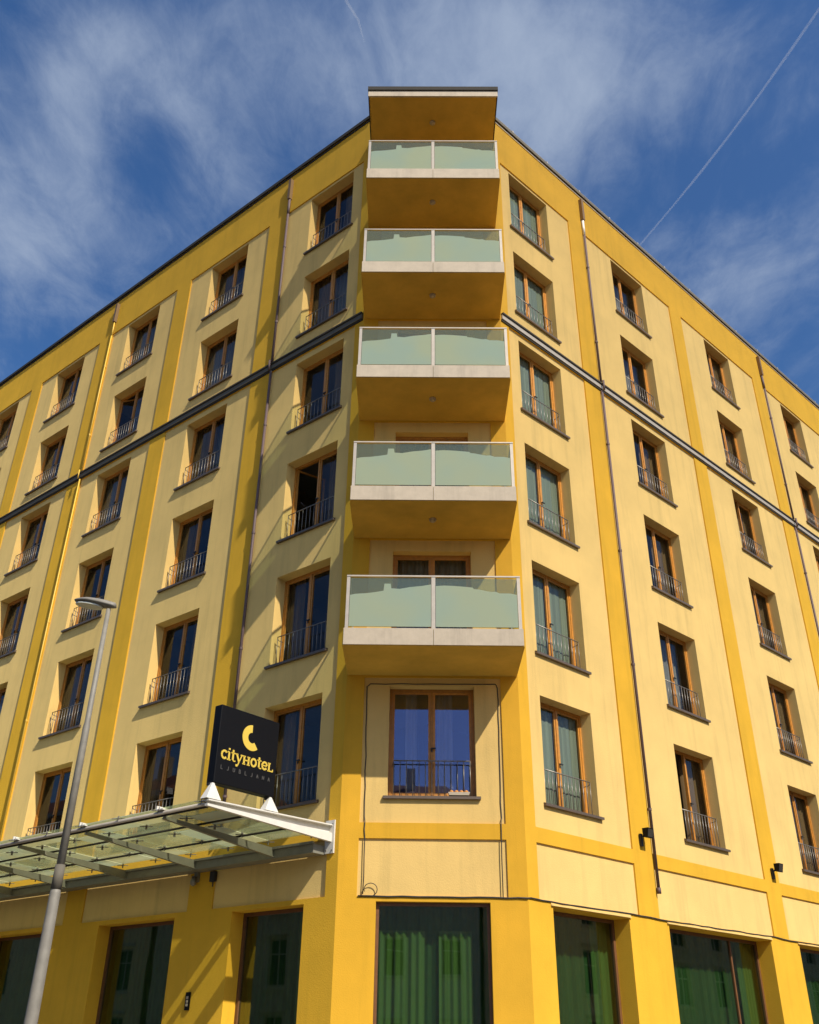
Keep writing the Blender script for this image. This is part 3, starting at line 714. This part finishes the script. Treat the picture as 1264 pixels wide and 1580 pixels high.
def strokes(lines, name, m_, par):
    q = MB()
    for (u0, v0, u1, v1, w) in lines:
        a = Vector((u0 * SWd, v0 * SHt)); b_ = Vector((u1 * SWd, v1 * SHt)); d = (b_ - a); 
        if d.length < 1e-6: continue
        d.normalize(); n_ = Vector((-d.y, d.x)) * w / 2
        P4 = [a - n_, b_ - n_, b_ + n_, a + n_]
        k = len(q.v); x = sx1 + 0.001
        q.v += [(x + 0.008, sy0 + p.x, sz0 + p.y) for p in P4] + [(x, sy0 + p.x, sz0 + p.y) for p in P4]
        q.f.append((k, k + 1, k + 2, k + 3)); q.m.append(0)
        for i in range(4):
            j = (i + 1) % 4; q.f.append((k + i, k + 4 + i, k + 4 + j, k + j)); q.m.append(0)
    return q.build(name, m_, par)
# logo: open ring
A0, A1 = R(92), R(310); cu, cv = 0.54, 0.68; ro, ri_ = 0.168, 0.070; n = 28; poly = []
for i in range(n + 1):
    a = A0 + (A1 - A0) * i / n; poly.append((cu + ro * math.cos(a) * 0.97, cv + ro * math.sin(a)))
for i in range(n, -1, -1):
    a = A0 + (A1 - A0) * i / n; poly.append((cu + ri_ * math.cos(a) * 0.97, cv + ri_ * math.sin(a)))
sgn(poly, 'logo', M_GOLD, sign).build('logo', M_GOLD, sign)
# lettering: slab-serif glyphs drawn from strokes; unit box 0..1
def arc(cx, cy, rx, ry, a0, a1, w, n=9):
    pts = [(cx + rx * math.cos(R(a0 + (a1 - a0) * i / n)), cy + ry * math.sin(R(a0 + (a1 - a0) * i / n))) for i in range(n + 1)]
    return [(*pts[i], *pts[i + 1], w) for i in range(n)]
T, t_ = 1.0, 0.55
G = {
 'c': (0.62, arc(.34, .5, .27, .43, 40, 320, T) + [(.56, .76, .56, .92, t_)]),
 'i': (0.40, [(.20, .05, .20, .92, T), (.02, .05, .38, .05, t_), (.03, .92, .2, .92, t_), (.20, 1.16, .20, 1.36, T)]),
 't': (0.50, [(.22, .12, .22, 1.28, T), (.02, .92, .46, .92, t_)] + arc(.38, .18, .16, .15, 180, 320, t_, 5)),
 'y': (0.72, [(.10, .92, .38, .08, T), (.64, .92, .26, -.34, t_), (.0, .92, .24, .92, t_), (.5, .92, .74, .92, t_), (.26, -.34, .06, -.36, T)]),
 'H': (0.86, [(.18, .04, .18, .92, T), (.66, .04, .66, .92, T), (.18, .5, .66, .5, t_), (.03, .92, .33, .92, t_), (.03, .04, .33, .04, t_), (.51, .92, .81, .92, t_), (.51, .04, .81, .04, t_)]),
 'o': (0.72, arc(.35, .49, .27, .42, 0, 360, T, 14)),
 'e': (0.66, arc(.34, .49, .27, .42, 10, 325, T) + [(.1, .5, .6, .5, t_)]),
 'L': (0.70, [(.18, .04, .18, .92, T), (.03, .92, .34, .92, t_), (.03, .04, .62, .04, t_), (.60, .04, .60, .30, t_)]),
}
word = [('c', 'c'), ('i', 'i'), ('t', 't'), ('y', 'y'), ('H', 'H'), ('o', 'o'), ('t', 't'), ('e', 'e'), ('L', 'L')]
tot = sum(G[k][0] for _, k in word); u = 0.065; sc_ = 0.885 / tot; hh = 0.112; base = 0.315
for _, k in word:
    wd, st = G[k]
    strokes([(u + x0 * sc_, base + y0 * hh, u + x1 * sc_, base + y1 * hh, 0.036 * w_ ) for x0, y0, x1, y1, w_ in st], 'letter', M_GOLD, sign)
    u += wd * sc_
G2 = {'L': [(0, 1, 0, 0), (0, 0, .6, 0)], 'J': [(.5, 1, .5, .1), (.5, .1, .3, 0), (.3, 0, .05, .1)], 'U': [(0, 1, 0, .1), (0, .1, .3, 0), (.3, 0, .6, .1), (.6, .1, .6, 1)],
      'B': [(0, 0, 0, 1), (0, 1, .45, .9), (.45, .9, .45, .6), (.45, .6, 0, .5), (0, .5, .55, .4), (.55, .4, .55, .1), (.55, .1, 0, 0)], 'A': [(0, 0, .3, 1), (.3, 1, .6, 0), (.12, .4, .48, .4)], 'N': [(0, 0, 0, 1), (0, 1, .6, 0), (.6, 0, .6, 1)]}
u = 0.085
for k in 'LJUBLJANA':
    strokes([(u + x0 * 0.045, 0.185 + y0 * 0.048, u + x1 * 0.045, 0.185 + y1 * 0.048, 0.012) for x0, y0, x1, y1 in G2[k]], 'small_letter', M_SGRY, sign)
    u += 0.098

# ---------------------------------------------------------------- street lamp
lx, ly = -4.365, -6.0
lamp = thing('street_lamp', 'slender grey street lamp with flat oval head rising in front of the left facade', 'street lamp', (lx, ly, GZ - 0.14))
M_POLE = mat('pole_grey', (0.21, 0.192, 0.16), 0.6, 0.0, var=0.18, vscale=9, streak=0.2)
zz = lambda z: z - (GZ - 0.14)
p = MB(); p.tube([(0, 0, 0), (0, 0, 1.0), (0, 0, zz(2.52)), (0, 0, zz(2.60))], [0.088, 0.078, 0.060, 0.046], 20); p.build('lower_pole', M_POLE, lamp, True)
p = MB(); p.tube([(0, 0, zz(2.57)), (0, 0, zz(2.83))], [0.060, 0.055], 20); p.build('collar', M_BAND, lamp, True)
p = MB(); p.tube([(0, 0, zz(2.80)), (0, 0, zz(4.45)), (0, 0, zz(4.5)), (0, 0, zz(6.03))], [0.046, 0.042, 0.034, 0.029], 18); p.build('upper_pole', M_POLE, lamp, True)
p = MB(); p.tube([(0, 0, 0), (0, 0, 0.02)], 0.17, 20); p.build('base_plate', M_POLE, lamp)
# lamp head: flattened teardrop shell
hd = MB(); dirv = Vector((-0.90, 0.10, 0)).normalized(); side = Vector((-dirv.y, dirv.x, 0)); Ln = 0.56
NS, NR = 14, 18; o0 = Vector((0.05, 0, zz(6.035)))
def head_sec(t):
    wv = 0.150 * (math.sin(math.pi * min(1, (0.12 + t * 0.83))) ** 0.55) * (0.55 + 0.45 * min(1, t * 1.6)); 
    return wv, 0.072 * (1 - 0.15 * t) * math.sin(math.pi * (0.14 + 0.80 * t)) ** 0.5
for i in range(NS + 1):
    t = i / NS; wv, hv = head_sec(t); c = o0 + dirv * (Ln * t - 0.03) + Vector((0, 0, 0.035 + 0.17 * t * Ln))
    for j in range(NR):
        a = 2 * math.pi * j / NR; z_ = math.sin(a) * hv * (1.0 if math.sin(a) > 0 else 0.45)
        hd.v.append(tuple(c + side * math.cos(a) * wv + Vector((0, 0, z_))))
for i in range(NS):
    for j in range(NR):
        j2 = (j + 1) % NR; a, b_ = i * NR, (i + 1) * NR; hd.f.append((a + j, a + j2, b_ + j2, b_ + j)); hd.m.append(0)
hd.f.append(tuple(range(NR - 1, -1, -1))); hd.f.append(tuple(NS * NR + j for j in range(NR))); hd.m += [0, 0]
hd.build('lamp_head', M_POLE, lamp, True)
gl_ = MB(); ring = []
for j in range(20):
    a = 2 * math.pi * j / 20; q = o0 + dirv * (0.33 + math.cos(a) * 0.19) + side * math.sin(a) * 0.115 + Vector((0, 0, 0.035 + 0.17 * (0.36 + math.cos(a) * 0.19) - 0.030)); ring.append(q)
gl_.v = [tuple(q) for q in ring] + [tuple(q - Vector((0, 0, 0.018))) for q in ring]
gl_.f = [tuple(20 + j for j in reversed(range(20)))] + [(j, (j + 1) % 20, 20 + (j + 1) % 20, 20 + j) for j in range(20)]; gl_.m = [0] * 21
gl_.build('lamp_lens', mat('lens_white', (0.55, 0.56, 0.48), 0.25), lamp)

# ---------------------------------------------------------------- small things on the walls
def floodlight(face, x, z, label, small=1.0):
    rz = face['rz']; o = Vector(face['loc']) + Vector((math.cos(rz), math.sin(rz), 0)) * x + Vector((0, 0, z))
    th = thing('floodlight', label, 'floodlight', o, rz, 'floodlights on the right street wall')
    q = MB(); q.box(-0.035, 0.035, -0.05, -0.002, -0.14, 0.10); q.build('wall_bracket', M_BLKM, th)
    q = MB(); q.tube([(0, -0.04, 0.03), (0.03, -0.13, 0.07)], 0.022, 8); q.build('arm', M_BLKM, th)
    q = MB(); q.hull8([(-0.06, -0.22, 0.0), (0.13, -0.22, 0.0), (-0.06, -0.12, 0.02), (0.13, -0.12, 0.02), (-0.07, -0.26, 0.19), (0.14, -0.26, 0.19), (-0.07, -0.12, 0.19), (0.14, -0.12, 0.19)]); h = q.build('housing', M_BLK, th)
    q = MB(); q.hull8([(-0.045, -0.226, 0.02), (0.115, -0.226, 0.02), (-0.045, -0.222, 0.02), (0.115, -0.222, 0.02), (-0.055, -0.262, 0.17), (0.125, -0.262, 0.17), (-0.055, -0.257, 0.17), (0.125, -0.257, 0.17)]); q.build('front_glass', M_DARK, th)
floodlight(faceR, 3.60, 4.78, 'black floodlight on the yellow pilaster beside the foot of the downpipe')
floodlight(faceR, 8.97, 4.74, 'black floodlight on the yellow pilaster between the second and third shop windows')
rz = -AL
def onL(s_, z): return OL_ + tL * s_ + Vector((0, 0, z))
cm = thing('security_camera', 'small dark dome camera on the wall under the glass canopy', 'camera', onL(3.80, 3.86), rz)
q = MB(); q.box(-0.05, 0.05, -0.07, -0.002, -0.02, 0.16); q.build('mount', M_BEAM, cm)
q = MB(); q.tube([(0, -0.10, 0.08), (0, -0.11, -0.02), (0, -0.11, -0.07), (0, -0.11, -0.10)], [0.05, 0.065, 0.055, 0.02], 14); q.build('dome', M_STEEL, cm, True)
jb = thing('junction_box', 'small dark junction box under the canopy just right of the dome camera', 'junction box', onL(3.30, 3.88), rz)
q = MB(); q.box(-0.07, 0.07, -0.07, -0.002, -0.07, 0.12); q.build('box', M_BLKM, jb)
q = MB(); q.tube([(0, -0.03, -0.07), (0, -0.03, -0.16)], 0.012, 6); q.build('cable_stub', M_BLKM, jb)
kp = thing('door_entry_panel', 'narrow black entry panel with three pale buttons on yellow pilaster', 'entry panel', onL(3.67, 1.75), rz)
q = MB(); q.box(-0.06, 0.06, -0.03, -0.002, -0.15, 0.15); q.build('plate', M_BLK, kp)
for k in range(3):
    q = MB(); q.box(-0.028, 0.028, -0.036, -0.031, -0.085 + k * 0.06, -0.04 + k * 0.06); q.build('button', M_CONC, kp)

# cables
def cable(pts, r, label, sag=0.008, sub=6, seed=1):
    rn = random.Random(seed); out = []
    for a, b_ in zip(pts[:-1], pts[1:]):
        a = Vector(a); b_ = Vector(b_); n_ = max(2, int((b_ - a).length / 0.25))
        for i in range(n_): 
            q = a.lerp(b_, i / n_); out.append(q + Vector((rn.uniform(-1, 1) * sag, 0, rn.uniform(-1, 1) * sag)))
    out.append(Vector(pts[-1])); m_ = MB(); m_.tube(out, r, 6)
    o = m_.build('cable', M_BLKM, None, True); tag(o, label, 'cable'); return o
yc = REC - 0.012
cable([(-1.20, -0.014, 3.34), (-1.205, -0.014, 4.3), (-1.215, -0.014, 4.56), (-1.225, yc, 4.66), (-1.255, yc, 7.10), (-1.20, yc, 7.155), (0, yc, 7.16), (1.22, yc, 7.165), (1.265, yc, 7.10), (1.245, yc, 4.66), (1.235, -0.014, 4.56), (1.225, -0.014, 4.3), (1.225, -0.014, 3.31)], 0.0095, 'thin dark cable framing the corner window below the lowest balcony')
uR = lambda s_, z: tuple(OR_ + tR * s_ - nR * 0.016 + Vector((0, 0, z)))
cable([(-1.285, -0.015, 3.315), (1.32, -0.015, 3.312), (1.65, -0.02, 3.315), uR(0.05, 3.315), uR(0.35, 3.305), uR(3.3, 3.318), uR(4.0, 3.30), uR(8.6, 3.318), uR(9.3, 3.29), uR(13.9, 3.315), uR(14.7, 3.29), uR(24, 3.31)], 0.013, 'thick dark cable running along the top of the shop windows', 0.006, seed=3)
lp = [(-1.20 + 0.13 + 0.115 * math.cos(a), -0.020, 3.42 + 0.105 * math.sin(a)) for a in [R(200 - i * 22) for i in range(13)]]
m_ = MB(); m_.tube(lp, 0.007, 6); o = m_.build('cable', M_BLKM, None, True); tag(o, 'small loose loop of cable above the corner shop window', 'cable')
# vertical shadow-gap trim right of low corner panel
# box on corner window sill
fb = thing('flower_box', 'small cream trough with orange tops on the sill of the corner window', 'flower box', (0.49, 0.03, SILL[0] + 0.012))
q = MB(); q.hull8([(-0.18, -0.045, 0), (0.18, -0.045, 0), (-0.18, 0.045, 0), (0.18, 0.045, 0), (-0.20, -0.05, 0.055), (0.20, -0.05, 0.055), (-0.20, 0.05, 0.055), (0.20, 0.05, 0.055)]); q.build('trough', M_CONC, fb)
M_OR = mat('orange_clay', (0.62, 0.26, 0.05), 0.7)
for k in range(4):
    q = MB(); x = -0.135 + k * 0.09; q.tube([(x, 0, 0.056), (x, 0, 0.080), (x, 0, 0.095)], [0.035, 0.038, 0.015], 8); q.build('orange_pot', M_OR, fb)

# ---------------------------------------------------------------- houses across the streets (mirrored in the shop windows)
def house(cx, cy, w, d, h, rz, mcol, label, nwin, nst, rh=2.6, gz=GZ - 0.14):
    th = thing('town_house', label, 'building', (cx, cy, gz), rz, 'old houses facing the hotel')
    ww, wh = 1.05, 1.75; holes = []; st = (h - 1.2) / nst
    for i in range(nwin):
        for k in range(nst):
            x = -w / 2 + w * (i + 0.5) / nwin; z = 1.0 + k * st; holes.append((x - ww / 2, x + ww / 2, z, z + wh, 0.18))
    q = MB(); sheet(q, -w / 2, w / 2, 0, h, holes); q.box(-w / 2, w / 2, 0.6, d, 0, h); q.build('wall', mcol, th)
    wf = MB(); bar_frame(wf, -ww / 2 + .003, ww / 2 - .003, 0, wh, 0.07, 0.10, 0.16); wf.box(-0.03, 0.03, 0.105, 0.155, 0.07, wh - 0.07); wf.box(-ww / 2 + .07, ww / 2 - .07, 0.108, 0.152, wh * .66, wh * .66 + .05); wfm = wf.mesh('window', mat('old_window_paint', (0.30, 0.28, 0.24), 0.7))
    wg = MB(); wg.box(-ww / 2 + 0.06, ww / 2 - 0.06, 0.13, 0.14, 0.06, wh - 0.06); wgm = wg.mesh('pane', M_BLK)
    wt = MB(); wt.box(-ww / 2 - 0.14, ww / 2 + 0.14, -0.07, -0.002, wh + 0.12, wh + 0.26); wt.box(-ww / 2 - 0.1, ww / 2 + 0.1, -0.06, -0.002, -0.12, -0.02); wtm = wt.mesh('surround', mat('house_trim', (0.42, 0.39, 0.33), 0.9))
    for hq in holes:
        o = place(wfm, 'window', th, loc=((hq[0] + hq[1]) / 2, 0, hq[2])); place(wgm, 'pane', o); place(wtm, 'surround', o)
    q = MB(); q.box(-w / 2 - 0.2, w / 2 + 0.2, -0.35, 0, h, h + 0.3); q.build('cornice', M_WHT, th)
    q = MB(); k = 0; q.v = [(-w / 2 - .2, -0.4, h + .3), (w / 2 + .2, -0.4, h + .3), (w / 2 + .2, d + .3, h + .3), (-w / 2 - .2, d + .3, h + .3), (-w / 2 + 1.5, d / 2, h + .3 + rh), (w / 2 - 1.5, d / 2, h + .3 + rh)]
    q.f = [(0, 1, 5, 4), (1, 2, 5), (2, 3, 4, 5), (3, 0, 4), (3, 2, 1, 0)]; q.m = [0] * 5; rf = q.build('roof', mat('clay_tiles', (0.20, 0.07, 0.04), 0.8, var=0.3, vscale=5), th)
    q = MB(); q.box(-w / 4 - .3, -w / 4 + .3, d / 2 - 1.2, d / 2 - .6, h + 1.0, h + rh + 1.1); q.build('chimney', mcol, rf)
H1 = mat('house_grey', (0.55, 0.52, 0.45), 0.9, var=0.1, streak=0.15); H2 = mat('house_ochre', (0.58, 0.48, 0.32), 0.9, var=0.1, streak=0.15); H3 = mat('house_stone', (0.42, 0.39, 0.33), 0.9, var=0.15, streak=0.2)
P_ = math.pi
house(-4.5, -37, 15.2, 10, 13.2, P_, H1, 'grey old house mirrored at the left of the corner shop window', 5, 3)
house(10.9, -37, 15.2, 10, 12.0, P_, H2, 'ochre old house mirrored at the right of the corner shop window', 5, 3)
house(-23.5, -2.5, 22, 10, 9.5, P_ - AL - 0.02, H3, 'stone house mirrored in the dark shop windows under the canopy', 7, 3)
house(-42.0, 12.6, 24, 10, 12.5, P_ - AL - 0.02, H2, 'ochre house mirrored in the farthest shop windows under the canopy', 7, 4)
house(39.5, 14.8, 24, 10, 11.5, P_ + AR, H3, 'stone house mirrored in the farthest right hand shop windows', 7, 4)
house(22.5, -1.5, 22, 10, 9.5, P_ + AR, H1, 'grey house mirrored in the right hand shop windows', 7, 3)

# ---------------------------------------------------------------- contrails (thin ice cloud, kilometres up)
MV = bpy.data.materials.new('vapour'); MV.use_nodes = True; t = MV.node_tree; t.nodes.remove(t.nodes['Principled BSDF'])
pv = t.nodes.new('ShaderNodeVolumePrincipled'); pv.inputs['Color'].default_value = (1, 1, 1, 1); pv.inputs['Density'].default_value = 0.006; pv.inputs['Anisotropy'].default_value = 0.0
t.links.new(pv.outputs[0], t.nodes['Material Output'].inputs['Volume'])
def contrail(pts, rad, label):
    q = MB(); q.tube(pts, rad, 12); o = q.build('contrail', MV, None, True); tag(o, label, 'contrail')
A = Vector((3938, 5565, 9000)); B_ = Vector((2826, 8673, 9000)); pts = []; rad = []
for i in range(15):
    f = -0.9 + 2.4 * i / 14; q = A.lerp(B_, f); q.x += 60 * math.sin(f * 3.1) - 40 * (f - .5) ** 2; pts.append(q); rad.append((15 if f < 0.6 else 15 - 5 * (f - 0.6) / 0.9) + 2 * math.sin(i * 2.3))
contrail(pts, rad, 'long thin straight vapour trail crossing the blue sky at right')
pts = [(-900 - 0, 4900, 9000), (-764, 5471, 9000), (-660, 5660, 9000), (-610, 5900, 9000)]
contrail([Vector(p) for p in pts], [16, 16, 14, 6], 'short faint curved vapour trail at the top above the roof')
